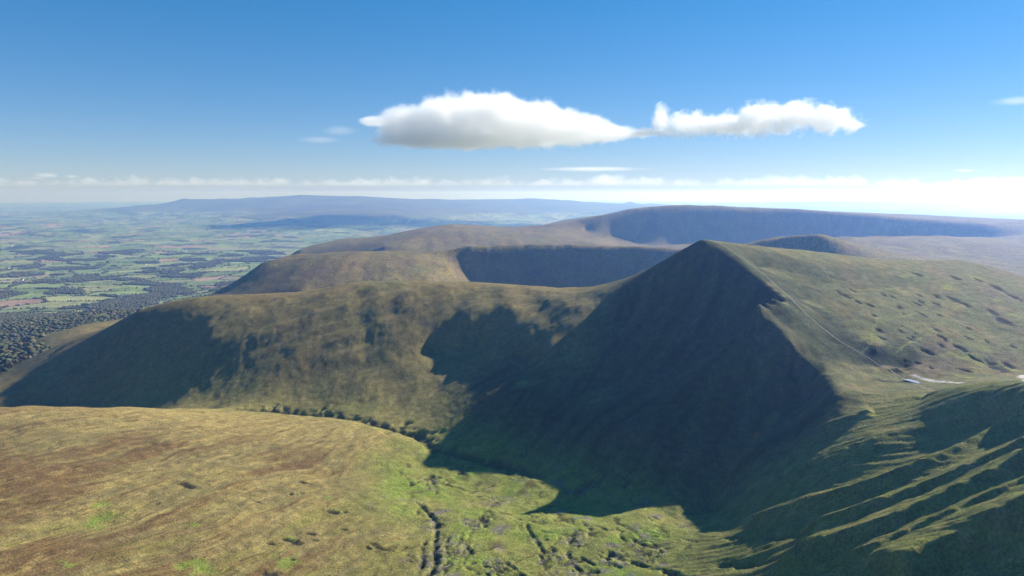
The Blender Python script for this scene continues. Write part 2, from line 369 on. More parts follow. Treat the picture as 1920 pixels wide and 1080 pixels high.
for pts, h, wf, wb in RIBS:
    mk = box_mask(pts, 110); d, sg, t = segdist(X[mk], Y[mk], pts)
    d = d * sg + wob[mk] * .4                                   # negative on the side away from the sun
    if True:
        a, b = np.array(pts[0]), np.array(pts[-1]); t2 = b - a
        s_side = np.sign(t2[0] * SUN_DIR.y - t2[1] * SUN_DIR.x); d = d * s_side
    prof = np.where(d > 0, np.exp(-np.abs(d) / wb), np.exp(-(np.abs(d) / wf) ** 1.3))
    prof *= sstep(-.02, .10, t) * (1 - sstep(.86, 1.02, t))
    RB[mk] = np.maximum(RB[mk], h * prof * 1.0)
D += RB - 2.5 * wt['gully']

tick('ribs')
# stream channel and the peat cuts on the valley floor
CH = np.zeros(X.shape); PEAT = np.zeros(X.shape)
chw = fbm(X, Y, 13, 3, 101) * 4.0
STEMS = []
def cut(px, depth, w, peat=1.0, wobble=1.0, world=None):
    if world is None: depth *= .85 if depth > 5 else .72; w *= .72
    pts = world or smooth([hit(u, v, 330, 1400) for u, v in px], 2); mk = box_mask(pts, 8 * w + 10)
    d, sg, t = segdist(X[mk], Y[mk], pts); d = np.maximum(0, d + chw[mk] * wobble * min(1, w / 5))
    if world is None and peat > .45: STEMS.append(pts)
    taper = sstep(-.03, .12, t) * (1 - sstep(.88, 1.03, t))
    f = np.exp(-(d / w) ** 2 * 1.4) * taper * np.clip(.75 + .6 * hum[mk], .25, 1.15)
    CH[mk] = np.maximum(CH[mk], depth * f); PEAT[mk] = np.maximum(PEAT[mk], peat * sstep(.35, .75, f))
pts = smooth(STREAM, 2) + smooth([hit(u, v, 330, 1400) for u, v in ((812,840),(880,852),(960,874),(1040,900),(1130,930))], 2); mk = box_mask(pts, 90)
dd, sg, t = segdist(X[mk], Y[mk], pts); dd = np.maximum(0, dd + chw[mk] * 1.5); f = np.exp(-(dd / 11) ** 2) * (1 - sstep(.75, 1.0, t))
CH[mk] = np.maximum(CH[mk], 7 * f); PEAT[mk] = np.maximum(PEAT[mk], .6 * sstep(.4, .8, f))
cut([(505,772),(520,758)], 6, 8, .4); cut([(585,778),(610,764)], 6, 8, .4); cut([(720,815),(745,800),(775,790)], 6, 9, .3); cut([(760,828),(800,812),(850,805)], 5, 9, .2)
cut([(610,845),(660,836),(715,820)], 2.5, 5, .3); cut([(480,822),(560,830),(640,826)], 1.5, 4, .3)
cut([(806,888),(813,905),(820,928)], 4, 4)
cut([(778,942),(800,958),(820,980),(816,1004),(812,1030),(818,1045),(808,1070),(790,1095)], 6.5, 4.6)
cut([(800,1010),(790,1030),(795,1050),(780,1085)], 4.5, 4)
cut([(845,1000),(835,1025),(842,1050),(830,1080)], 3.5, 3.2)
cut([(940,928),(915,955),(898,980),(880,1005),(868,1040),(850,1075)], 2.2, 3, .5)
cut([(915,965),(908,990)], 4, 4); cut([(880,1030),(888,1042)], 4, 4)
cut([(985,975),(990,995),(1008,1012),(1020,1035),(1032,1056)], 4, 3.2, .7)
cut([(900,1060),(930,1068),(945,1075)], 4.5, 4); cut([(940,1048),(965,1068),(985,1085)], 3, 3)
cut([(1082,985),(1070,1010),(1062,1040),(1080,1060),(1100,1078)], 4, 3.4)
cut([(1132,1030),(1165,1048),(1200,1058),(1240,1068),(1300,1085)], 6, 5)
cut([(1090,975),(1110,990)], 3, 3.5); cut([(1178,1008),(1212,1025),(1240,1030)], 3.5, 3.4)
cut([(1075,1050),(1095,1052)], 4, 5); cut([(1100,1066),(1125,1072)], 4, 4); cut([(1030,1022),(1040,1035)], 3, 3)
cut([(855,912),(880,922)], 2.5, 3); cut([(1150,965),(1160,985)], 2, 4, .6)
cut([(1340,1055),(1420,1048),(1500,1040),(1560,1020)], 7, 6, .3); cut([(1355,1006),(1440,1003),(1520,996)], 4, 5, .3)
# side cuts branching off the main ones
r1 = random.Random(3)
for st in list(STEMS):
    for q in range(max(2, len(st) // 3)):
        k = r1.randrange(len(st) - 1); p, n = st[k], st[k + 1]; a = math.atan2(n[1] - p[1], n[0] - p[0]) + r1.choice((-1, 1)) * r1.uniform(.5, 1.1); w = [p]
        for j in range(r1.randrange(4, 11)):
            a += r1.uniform(-.55, .55); w.append((w[-1][0] + 4.5 * math.cos(a), w[-1][1] + 4.5 * math.sin(a)))
        cut(None, r1.uniform(1.0, 2.2), r1.uniform(1.5, 2.4), r1.uniform(.5, .9), 1.0, smooth(w, 1))
# wandering runnels of the bog
flo = wt['floor'] * sstep(-700, -300, -R) 
flo = wt['floor'] * (1 - sstep(1250, 1350, R)) * sstep(.02, .3, wt['floor'])
wx, wy = X + fbm(X, Y, 30, 2, 111) * 9, Y + fbm(X, Y, 30, 2, 113) * 9
run = np.abs(fbm(wx, wy, 55, 3, 115)); patch = sstep(-.1, .5, fbm(X, Y, 90, 2, 117))
run2 = np.abs(fbm(wx + 400, wy * .8, 26, 2, 119)); rn = np.maximum((1 - sstep(.02, .07, run)) * patch, (1 - sstep(.03, .09, run2)) * sstep(.1, .6, fbm(X, Y, 60, 2, 121)) * .7) * flo * (1 - sstep(850, 1000, Y))
CH = np.maximum(CH, rn * 2.2); PEAT = np.maximum(PEAT, rn * .6)
# long streaks of the left hill: terraces and sheep tracks that follow the contour
mx = X - .48 * Y + fbm(X, Y, 130, 3, 141) * 16
MS1, MS2, MS3 = perlin(mx / 5.5, Y / 75, 143), perlin(mx / 15, Y / 150, 144), perlin(mx / 42, Y / 240, 145)
D += wt['moor'] * (MS1 * .25 + MS2 * .7 + MS3 * 1.3) * near
ZONE = np.zeros(X.shape)
for (u, v, rr) in ((818,985,20),(808,1050,26),(850,1030,22),(890,985,16),(925,1062,16),(1085,1010,18),(1075,1060,20),(1150,1045,20),(1215,1040,18),(935,940,18),(815,915,12),(1030,1040,12)):
    c_ = hit(u, v, 330, 1400); ZONE = np.maximum(ZONE, np.exp(-((X - c_[0]) ** 2 + (Y - c_[1]) ** 2) / rr ** 2))
ZONE = sstep(.25, .75, ZONE + fbm(X, Y, 20, 2, 151) * .35)
br = np.abs(fbm(wx * 1.2, wy, 17, 3, 153)); brk = (1 - sstep(.04, .16, br)) * ZONE
CH = np.maximum(CH, brk * 1.9); PEAT = np.maximum(PEAT, brk * .8)
D += ZONE * fbm(X, Y, 7, 2, 155) * .7
D -= CH
Z = ZB + D
tick('cuts')
# dark hollows of peat: hill slope at right and a few on the left hill
HAG = np.zeros(X.shape)
def hag(u, v, lu, lv, ang=None):
    c = hit(u, v, 330, 1600); e = hit(u + lu, v + lv, 330, 1600)
    l = max(2.0, math.dist(c, e)); ax = ((e[0] - c[0]) / l, (e[1] - c[1]) / l); w = max(1.8, l * .36)
    mk = (np.abs(X - c[0]) < 3 * l) & (np.abs(Y - c[1]) < 3 * l)
    px, py = X[mk] - c[0], Y[mk] - c[1]; p = (px * ax[0] + py * ax[1]) / l; q = (px * -ax[1] + py * ax[0]) / w
    f = 1 - sstep(.6, 1.25, np.hypot(p, q) + fbm(X[mk], Y[mk], 7, 2, 131) * .55)
    HAG[mk] = np.maximum(HAG[mk], f)
for h_ in [(1632,572,9,5),(1608,566,8,4),(1580,552,14,8),(1640,592,5,3),(1650,620,8,5),(1658,553,8,4),(1675,557,5,3),(1722,553,6,4),(1718,569,9,4),(1728,567,6,4),(1757,556,5,4),(1790,562,18,8),(1812,572,10,5),(1755,569,7,5),(1688,577,5,4),(1693,588,4,3),(1730,590,10,5),(1762,591,5,3),(1692,612,5,3),(1690,622,9,4),(1656,635,9,4),(1708,636,8,3),(1716,626,4,2),(1712,632,4,2),(1757,619,7,4),(1766,632,10,6),(1764,648,7,4),(1800,652,14,8),(1738,660,13,7),(1812,632,8,4),(1818,617,5,3),(1833,675,12,5),(1893,686,12,6),(1870,690,18,9),(1810,694,16,4),(1900,650,6,4),(1850,640,4,3),(1860,585,10,6),(1880,602,16,9),(1870,540,14,8),(1900,556,14,8),(1720,514,12,5),(1790,520,10,5),(1560,520,5,3),(1835,525,9,4),(1700,678,9,2),(1720,681,8,2),(1746,690,4,2),(1600,545,7,4),(1820,668,8,4),(1775,640,4,3)]:
    hag(*h_)
for h_ in [(700,1020,9,2),(712,1027,14,4),(693,1028,6,3),(648,960,6,2),(770,908,0,4),(645,993,5,2),(580,1000,12,2),(590,1012,7,2),(548,1015,18,4),(505,1018,10,2),(549,1049,6,2),(505,1075,24,4),(485,942,7,2),(546,927,3,2),(568,925,4,1),(579,923,3,1),(625,960,14,3),(455,918,4,1),(350,910,16,5),(570,905,14,3),(295,944,3,1),(1016,1045,5,6),(905,975,4,7),(1100,1052,10,4),(760,1028,3,2)]:
    hag(*h_)
Z -= HAG * 1.8

tick('hags')

# ------------------------------------------------------------------ ground cover colours (dry base colours, steep face deepened for shade, one per vertex)
def flat(a): return a.reshape(-1)
n_big = fbm(X, Y, 220, 3, 201); n_mid = fbm(X, Y, 55, 3, 203); n_sm = fbm(X, Y, 14, 2, 205)
straw = np.array((.205, .165, .066)); green = np.array((.140, .150, .036)); lush = np.array((.125, .180, .028)); brown = np.array((.122, .086, .040))
heath = np.array((.100, .070, .050)); peat = np.array((.016, .013, .010)); scree = np.array((.19, .165, .15)); olive = np.array((.115, .115, .045))
C = np.empty((NR * NC, 3)); C[:] = olive
def put(col, w):
    global C
    C = mixc(C, col, np.clip(flat(w), 0, 1))
m_ = wt['moor']
gold = np.array((.232, .182, .068)); rust = np.array((.105, .060, .028)); dun = np.array((.150, .125, .052))
MS0 = perlin(mx / 2.6, Y / 34, 146); MS4 = perlin(mx / 9 + 40, Y / 90, 147)
put(dun, m_); put(gold, m_ * sstep(-.35, .35, MS2 * .5 + MS4 * .5 + n_mid * .5 + MS0 * .2) * .85)
put(rust, m_ * sstep(-.05, .5, n_big * .7 + MS3 * .6 + MS2 * .5 + MS1 * .35 + MS0 * .2 - (X + 260) / 900 - .08) * .75)
put(green * .85, m_ * sstep(.0, .6, -MS3 * .4 + MS4 * .4 + MS1 * .3 - n_big * .5 + (-Y + 640) / 420 + (X + 330) / 700) * .6)
put(gold * 1.35, m_ * sstep(.15, .6, -MS2 * .5 + MS1 * .5 + MS0 * .3 + n_sm * .3) * .55); put(gold * 1.25, m_ * sstep(820, 960, Y) * .75)
put(rust * .6, m_ * (1 - sstep(.02, .10, np.abs(MS4 + MS0 * .12))) * sstep(-.2, .3, n_mid + .2) * .55)
put(rust * .7, m_ * sstep(.25, .6, MS1 * .6 + MS0 * .4 + n_sm * .4) * .5)
put(lush, m_ * sstep(.55, .95, fbm(X, Y, 60, 4, 209) + n_sm * .25 + (-Y + 600) / 500) * .7)
f_ = wt['floor']
put(green * 1.25, f_); put(lush * 1.1, f_ * sstep(.1, .9, n_mid + .2) * .8); put(straw, f_ * sstep(.1, .9, -n_mid + n_sm * .5 - .1) * .55); put(straw, f_ * sstep(880, 1050, Y) * .8)
put(scree * .85, f_ * sstep(.30, .75, fbm(X, Y, 24, 3, 213) - .15 + CH * .06) * (1 - sstep(780, 900, Y)) * .8)
put(brown * .6, f_ * sstep(.5, .9, fbm(X, Y, 40, 3, 215)) * .6)
put(scree * .8, ZONE * sstep(-.25, .45, fbm(X, Y, 9, 2, 157)) * .75)
g_ = wt['gully']
put(green * 1.05, g_); put(straw * .95, g_ * sstep(-.3, 1.0, RIBN * .35 + n_sm * .6 + n_mid * .4) * .8); put(brown * .7, g_ * sstep(.5, 1.3, -RIBN * .5 + n_sm) * .6); put(straw * 1.1, g_ * sstep(640, 740, Y) * .6)
p_ = wt['peak']
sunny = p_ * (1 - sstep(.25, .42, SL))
put(np.array((.056, .064, .027)), p_); put(np.array((.030, .036, .016)), p_ * sstep(-.2, 1.0, K1 * .6 + K2 * .6 + n_mid * .4) * .85); put(np.array((.095, .088, .040)), p_ * sstep(.5, 1.5, -K2 * .7 + K1 * .5 + n_big * .6) * .7); put(olive * 1.1, sunny); put(straw * .85, sunny * sstep(-.2, .9, K2 * .4 + n_mid * .8) * .8); put(heath * 1.35, sunny * sstep(.0, .9, n_big + K3 * .25 + (X - 520) / 900 - .05) * .55)  # steep face: its own darker green, lowered further to paint in deeper shade
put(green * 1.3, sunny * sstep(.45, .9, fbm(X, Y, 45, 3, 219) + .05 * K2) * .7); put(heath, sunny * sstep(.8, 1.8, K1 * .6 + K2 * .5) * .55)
l_ = wt['long']
put(straw * .88, l_); put(brown * 1.1, l_ * sstep(-.2, 1.0, n_big * .8 + FOLD * .06 + n_sm * .3) * .6); put(olive * 1.05, l_ * sstep(-.1, .9, -n_big + n_mid * .6) * .7); put(np.array((.15, .085, .05)), l_ * sstep(.5, 1.3, K3 * .3 + n_mid - (X + 750) / 900) * .35)
put(brown * .7, l_ * sstep(.35, .9, n_sm * .7 + n_mid * .5) * .5)
for t_ in ('middle', 'far'):
    w_ = wt[t_]; put(straw * .75, w_); put(brown * np.array((.95, 1.0, 1.0)), w_ * sstep(-.2, .8, fbm(X, Y, 500, 4, 225)) * .6); put(olive * .9, w_ * sstep(.1, .8, fbm(X, Y, 300, 4, 227)) * .7); put(heath, w_ * sstep(.2, .8, fbm(X, Y, 160, 3, 229)) * .6)
put(brown * 1.05 + .01, wt['far'] * sstep(4300, 5000, R) * sstep(1000, 2200, X) * .4)
w_ = wt['wood']; put(olive * 1.1, w_); put(brown * 1.2, w_ * sstep(.0, .7, n_big) * .6)
tick('cover')
# fields of the lowland: a patchwork of cells with hedges between
def fields(x, y, cw, ch, seed):
    a = 0.35 + .25 * np.sin(x / 2300.0) ; u = (x * math.cos(.3) + y * math.sin(.3)) / cw; v = (-x * math.sin(.3) + y * math.cos(.3)) / ch
    u = u + fbm(x, y, 900, 2, seed + 50) * .6; v = v + fbm(x, y, 900, 2, seed + 51) * .6
    iu, iv = np.floor(u).astype(np.int64), np.floor(v).astype(np.int64)
    f1 = np.full(x.shape, 9.0); f2 = np.full(x.shape, 9.0); id1 = np.zeros(x.shape, np.int64)
    for du in (-1, 0, 1):
        for dv in (-1, 0, 1):
            cu, cv = iu + du, iv + dv
            px = cu + .15 + .7 * rnd(cu, cv, seed); py = cv + .15 + .7 * rnd(cu, cv, seed + 1)
            d = np.abs(u - px) * .8 + np.abs(v - py) * .8 * 0 + np.hypot(u - px, v - py) * .6
            d = np.maximum(np.abs(u - px), np.abs(v - py)) * .55 + np.hypot(u - px, v - py) * .45
            m1 = d < f1; m2 = (~m1) & (d < f2)
            f2 = np.where(m1, f1, np.where(m2, d, f2)); id1 = np.where(m1, cu * 7919 + cv, id1); f1 = np.where(m1, d, f1)
    return f2 - f1, id1
def woods(x, y):
    return np.maximum(sstep(.21, .31, fbm(x, y, 520, 4, 301) - .15 * sstep(6000, 9000, y)), sstep(.06, .02, np.abs(fbm(x, y, 1500, 3, 307))) * sstep(-.3, .2, fbm(x, y, 400, 2, 309)))
def farmland(x, y, z):
    """share of enclosed farmland: low ground only"""
    return 1 - sstep(-560, -490, z + fbm(x, y, 900, 3, 311) * 45)
def edge_wood(x, y):
    """the wood below the nose of the long ridge"""
    return sstep(.25, .5, lookup(wt['wood'], x, y)) * (1 - sstep(-440, -405, lookup(ZB, x, y))) * sstep(-.55, -.25, fbm(x, y, 350, 3, 313) + .35 * (1 - sstep(2400, 2900, y)))
iF = int(np.searchsorted(S, ln(1900)))
xf, yf = X[iF:], Y[iF:]
e1, i1 = fields(xf, yf, 400, 240, 401)
big = sstep(8000, 11000, R[iF:])
e2, i2 = fields(xf, yf, 420, 300, 411)
h1 = rnd(np.where(big > .5, i2, i1), i1 * 0, 421); h2 = rnd(np.where(big > .5, i2, i1), i1 * 0 + 5, 423)
FC = np.empty(xf.shape + (3,)); FC[:] = (.125, .17, .058)
def fput(col, w):
    global FC
    FC = FC * (1 - w[..., None]) + np.asarray(col) * w[..., None]
fput((.165, .215, .078), (h1 > .35) * 1.0); fput((.205, .22, .10), (h1 > .68) * 1.0); fput((.23, .205, .125), (h1 > .84) * 1.0); fput((.25, .175, .125), ((h1 > .95) & (R[iF:] > 4800)) * 1.0)
FC *= 1.0 * (.82 + .36 * h2)[..., None] * (1 + .10 * fbm(xf, yf, 60, 2, 425))[..., None]
hed = 1 - sstep(.032, .058, np.where(big > .5, e2, e1))
hed = hed * sstep(-.7, -.3, fbm(xf, yf, 300, 2, 427))
fput((.030, .040, .019), hed * .95)
wd = np.maximum(woods(xf, yf), edge_wood(xf, yf))
fput((.032, .042, .020), wd * (.93 - .2 * fbm(xf, yf, 40, 2, 429)))
fl = farmland(xf, yf, Z[iF:]) * np.clip(wt['plain'] + wt['distant'] + wt['wood'], 0, 1)[iF:]
up = 1 - fl
Cg = C.reshape(NR, NC, 3)
moorc = np.array((.095, .095, .055)) * (1 + .25 * fbm(xf, yf, 1500, 3, 431))[..., None]
mo = (wt['distant'][iF:] * up)[..., None]
Cg[iF:] = Cg[iF:] * (1 - mo) + moorc * mo
Cg[iF:] = Cg[iF:] * (1 - fl[..., None]) + FC * fl[..., None]
ew = edge_wood(xf, yf)[..., None] * .85 * (wt['wood'][iF:] > .2)[..., None]
Cg[iF:] = Cg[iF:] * (1 - ew) + np.array((.036, .042, .022)) * ew
C = Cg.reshape(-1, 3)
def stripe(px, w, col, k):
    pts = smooth([hit(u, v, 330, 1600) for u, v in px], 2); mk = box_mask(pts, 6 * w); d_ = np.zeros(X.shape)
    d_[mk] = 1 - sstep(.4, 1.2, segdist(X[mk], Y[mk], pts)[0] / w + fbm(X[mk], Y[mk], 6, 2, 233) * .5); put(col, d_ * k)
for px in ([(1615,662),(1638,642),(1634,622),(1645,605),(1644,590)], [(1645,605),(1700,592),(1740,584)], [(1680,662),(1700,645),(1740,628)], [(1638,640),(1690,655)], [(1600,545),(1660,545),(1690,538)]): stripe(px, 1.8, green * 1.4, .6)
for px in ([(1770,668),(1790,662),(1815,664)], [(1835,680),(1870,686),(1910,696)], [(1800,672),(1830,668)]): stripe(px, 6, green * 1.4, .6)
stripe([(1716,705),(1745,713),(1770,716),(1800,718)], 4.5, (.46, .43, .39), .9); stripe([(1918,704),(1930,716)], 5, (.5, .47, .43), .9); stripe([(1640,712),(1670,716),(1690,716)], 4, peat * 2.5, .7)
put(peat * 1.6, PEAT * .92); put(peat * 1.5, HAG * .93)
C *= (1 + .16 * flat(n_sm) + .10 * flat(hum))[:, None]
C = np.clip(C, .006, .6)

tick('fields')
# ------------------------------------------------------------------ ground material
def nodes_of(mat):
    mat.use_nodes = True; nt = mat.node_tree; return nt, nt.nodes, nt.links, nt.nodes["Principled BSDF"]
def ground_material(name, fine, coarse, bump):
    mat = bpy.data.materials.new(name); nt, nd, lk, bs = nodes_of(mat)
    at_ = nd.new("ShaderNodeAttribute"); at_.attribute_name = "cover"
    geo = nd.new("ShaderNodeNewGeometry")
    mp = nd.new("ShaderNodeVectorMath"); mp.operation = 'MULTIPLY'; mp.inputs[1].default_value = (1, 1, .6); lk.new(geo.outputs["Position"], mp.inputs[0])
    def noise(scale, detail, rough):
        n = nd.new("ShaderNodeTexNoise"); n.inputs["Scale"].default_value = scale; n.inputs["Detail"].default_value = detail; n.inputs["Roughness"].default_value = rough
        lk.new(mp.outputs[0], n.inputs["Vector"]); return n
    n1, n2 = noise(1 / fine, 4, .65), noise(1 / coarse, 5, .6)
    r1 = nd.new("ShaderNodeMapRange"); r1.inputs[1].default_value = .3; r1.inputs[2].default_value = .7; r1.inputs[3].default_value = .45; r1.inputs[4].default_value = 1.55; lk.new(n1.outputs[0], r1.inputs[0])
    r2 = nd.new("ShaderNodeMapRange"); r2.inputs[1].default_value = .3; r2.inputs[2].default_value = .7; r2.inputs[3].default_value = .76; r2.inputs[4].default_value = 1.24; lk.new(n2.outputs[0], r2.inputs[0])
    mu = nd.new("ShaderNodeMath"); mu.operation = 'MULTIPLY'; lk.new(r1.outputs[0], mu.inputs[0]); lk.new(r2.outputs[0], mu.inputs[1])
    vm = nd.new("ShaderNodeVectorMath"); vm.operation = 'SCALE'; lk.new(at_.outputs["Color"], vm.inputs[0]); lk.new(mu.outputs[0], vm.inputs["Scale"])
    lk.new(vm.outputs[0], bs.inputs["Base Color"]); bs.inputs["Roughness"].default_value = .95; bs.inputs["Specular IOR Level"].default_value = .08
    bp = nd.new("ShaderNodeBump"); bp.inputs["Strength"].default_value = 1.0; bp.inputs["Distance"].default_value = bump
    ad = nd.new("ShaderNodeMath"); ad.operation = 'ADD'; lk.new(n1.outputs[0], ad.inputs[0]); lk.new(n2.outputs[0], ad.inputs[1])
    lk.new(ad.outputs[0], bp.inputs["Height"]); lk.new(bp.outputs[0], bs.inputs["Normal"])
    return mat
MAT = {'near': ground_material("rough_grass", 1.8, 12, 1.1), 'mid': ground_material("heather_moor", 7, 60, 2.2), 'low': ground_material("farmland_cover", 14, 160, 1.5)}

# ------------------------------------------------------------------ the sheet, cut into the pieces of country it is made of
V = np.stack([X, Y, Z + CZ], -1)
e_s = np.gradient(V, axis=0); e_t = np.gradient(V, axis=1)
NRM = np.cross(e_t, e_s); NRM /= np.linalg.norm(NRM, axis=-1, keepdims=True); NRM = NRM.reshape(-1, 3); V = V.reshape(-1, 3)
idx = np.arange(NR * NC).reshape(NR, NC)
FA = np.stack([idx[:-1, :-1], idx[:-1, 1:], idx[1:, 1:], idx[1:, :-1]], -1).reshape(-1, 4)
REGW = np.stack(RW, -1).argmax(-1)
FR = REGW[:-1, :-1].reshape(-1)
def tag(o, label, cat=None, group=None, kind=None):
    o["label"] = label
    if cat: o["category"] = cat
    if group: o["group"] = group
    if kind: o["kind"] = kind
    return o
COUNTRY = {
 'moor': ("moorland_hill", "broad straw and brown grass hill filling the left foreground", "near"),
 'floor': ("valley_floor", "bright green boggy valley floor cut by dark peat channels", "near"),
 'gully': ("gullied_slope", "steep ribbed slope of sunlit ridges and dark gullies at lower right", "near"),
 'peak': ("mountain", "pointed grassy mountain with a dark shaded face and sunny right slope", "near"),
 'long': ("grassy_ridge", "long brown ridge running left from the pointed mountain", "near"),
 'wood': ("wooded_slope", "low slope under the wood beyond the left end of the long ridge", "mid"),
 'middle': ("moorland_ridge", "second ridge behind the long brown one with a dark blue hollow", "mid"),
 'far': ("moorland_plateau", "far plateau with long dark edge below the skyline at right", "mid"),
 'plain': ("farmland", "wide lowland patchwork of green fields at left", "low"),
 'distant': ("distant_hills", "pale blue hills fading along the horizon", "low")}
for k, t_ in enumerate(TAGS):
    f = FA[FR == k]
    if not len(f): continue
    uq, inv = np.unique(f, return_inverse=True); inv = inv.reshape(f.shape)
    nm, lab, mt = COUNTRY[t_]
    me = bpy.data.meshes.new(nm)
    me.vertices.add(len(uq)); me.vertices.foreach_set("co", V[uq].ravel().astype(np.float32))
    me.loops.add(len(f) * 4); me.loops.foreach_set("vertex_index", inv.ravel().astype(np.int32))
    me.polygons.add(len(f)); me.polygons.foreach_set("loop_start", np.arange(0, len(f) * 4, 4, dtype=np.int32))
    me.update(calc_edges=True)
    me.polygons.foreach_set("use_smooth", np.ones(len(f), bool))
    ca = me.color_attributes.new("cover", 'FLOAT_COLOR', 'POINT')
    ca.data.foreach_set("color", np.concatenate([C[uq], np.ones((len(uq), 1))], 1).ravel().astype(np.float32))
    me.normals_split_custom_set_from_vertices(NRM[uq].astype(np.float32))
    me.materials.append(MAT[mt])
    ob = bpy.data.objects.new(nm, me); COL.objects.link(ob)
    tag(ob, lab, "terrain", kind="structure")

tick('mesh')

# ------------------------------------------------------------------ trees: woods and hedges as masses, the nearest trees of the wood one by one
def plain_material(name, col, var=.35, rough=.9, scale=.6):
    mat = bpy.data.materials.new(name); nt, nd, lk, bs = nodes_of(mat)
    geo = nd.new("ShaderNodeNewGeometry"); n = nd.new("ShaderNodeTexNoise"); n.inputs["Scale"].default_value = scale; n.inputs["Detail"].default_value = 3; lk.new(geo.outputs["Position"], n.inputs["Vector"])
    r = nd.new("ShaderNodeMapRange"); r.inputs[1].default_value = .3; r.inputs[2].default_value = .7; r.inputs[3].default_value = 1 - var; r.inputs[4].default_value = 1 + var; lk.new(n.outputs[0], r.inputs[0])
    v = nd.new("ShaderNodeVectorMath"); v.operation = 'SCALE'; v.inputs[0].default_value = col; lk.new(r.outputs[0], v.inputs["Scale"]); lk.new(v.outputs[0], bs.inputs["Base Color"])
    bs.inputs["Roughness"].default_value = rough; bs.inputs["Specular IOR Level"].default_value = .15; return mat
M_LEAF = ground_material("tree_leaves", 1.6, 9, .5)
M_BARK = plain_material("bark", (.07, .05, .035))
M_WHITE = plain_material("limewash", (.78, .76, .72), .06); M_SLATE = plain_material("slate", (.09, .095, .105), .2); M_GLASS = plain_material("dark_glass", (.02, .025, .03), .1, .1); M_DOOR = plain_material("painted_door", (.08, .12, .09), .1)
M_ROCK = plain_material("pale_rock", (.42, .41, .38), .25, .9, 2.0); M_TRACK = plain_material("trodden_earth", (.24, .20, .14), .3, .95, .5)
def icosphere(sub):
    bm = bmesh.new(); bmesh.ops.create_icosphere(bm, subdivisions=sub, radius=1.0)
    v = np.array([p.co for p in bm.verts]); f = np.array([[q.index for q in g.verts] for g in bm.faces]); bm.free(); return v, f
ICO = {1: icosphere(1), 2: icosphere(2)}
def raw_mesh(name, v, f, mat, colours=None, smooth_=False):
    me = bpy.data.meshes.new(name); n = f.shape[1]
    me.vertices.add(len(v)); me.vertices.foreach_set("co", v.ravel().astype(np.float32)); me.loops.add(f.size); me.loops.foreach_set("vertex_index", f.ravel().astype(np.int32))
    me.polygons.add(len(f)); me.polygons.foreach_set("loop_start", np.arange(0, f.size, n, dtype=np.int32)); me.update(calc_edges=True)
    me.polygons.foreach_set("use_smooth", np.full(len(f), smooth_))
    if colours is not None:
        ca = me.color_attributes.new("cover", 'FLOAT_COLOR', 'POINT'); ca.data.foreach_set("color", np.concatenate([colours, np.ones((len(v), 1))], 1).ravel().astype(np.float32))
    me.materials.append(mat); return me
LEAFC = np.array([(.055, .068, .030), (.070, .078, .036), (.088, .084, .044), (.095, .078, .045), (.048, .060, .032), (.078, .088, .036), (.10, .095, .058)])
def blobs(x, y, r, h, sub, squash=0):
    """tree crowns with uneven outlines, standing on the ground"""
    bv, bf = ICO[sub]; n, k = len(x), len(bv)
    z = lookup(Z, x, y) + CZ
    jit = 1 + .45 * (rng.random((n, k)) - .5)
    v = bv[None] * jit[..., None] * np.stack([r, r, h * .5], 1)[:, None, :]
    v[..., 0] += x[:, None]; v[..., 1] += y[:, None]; v[..., 2] += (z + h * .48)[:, None]
    f = bf[None] + (np.arange(n) * k)[:, None, None]
    c = LEAFC[rng.integers(0, len(LEAFC), n)] * (.75 + .5 * rng.random((n, 1)))
    return v.reshape(-1, 3), f.reshape(-1, 3), np.repeat(c, k, 0)
def in_view(x, y, pad=1.06): return np.abs(x) < (.7576 * pad) * y + 60
def seen(x, y, z):
    """rough line-of-sight test from the camera"""
    ok = np.ones(len(x), bool); zc = z + 8
    for t in np.linspace(.25, .97, 26): ok &= lookup(Z, x * t, y * t) < zc * t + 12
    return ok
def sample(n, x0, x1, y0, y1):
    x = rng.uniform(x0, x1, n); y = rng.uniform(y0, y1, n); m_ = in_view(x, y); return x[m_], y[m_]
# the wood below the nose of the long ridge
wx_, wy_ = sample(42000, -3200, -300, 1500, 3600)
m_ = rng.random(len(wx_)) < edge_wood(wx_, wy_); wx_, wy_ = wx_[m_], wy_[m_]
m_ = seen(wx_, wy_, lookup(Z, wx_, wy_)); wx_, wy_ = wx_[m_], wy_[m_]
o_ = np.argsort(np.hypot(wx_, wy_)); wx_, wy_ = wx_[o_], wy_[o_]
print("TICK wood trees", len(wx_))
NIND = 120
ix_, iy_ = wx_[:NIND], wy_[:NIND]
wx_, wy_ = wx_[NIND:14000], wy_[NIND:14000]
r_ = rng.choice([1.0, .8, 1.35], len(wx_)) * rng.uniform(3.6, 7.0, len(wx_)); h_ = r_ * rng.uniform(.95, 1.4, len(wx_))
nn = 2600
parts_ = [blobs(wx_[:nn], wy_[:nn], r_[:nn], h_[:nn], 2), blobs(wx_[nn:], wy_[nn:], r_[nn:], h_[nn:], 1)]
for q, pt in enumerate(parts_):
    ob = bpy.data.objects.new("woodland", raw_mesh("woodland", *pt[:2], M_LEAF, pt[2], True)); COL.objects.link(ob)
    tag(ob, ["near part of the dense autumn wood below the long ridge's left end", "far part of the dense autumn wood spreading towards the fields"][q], "wood", kind="stuff")
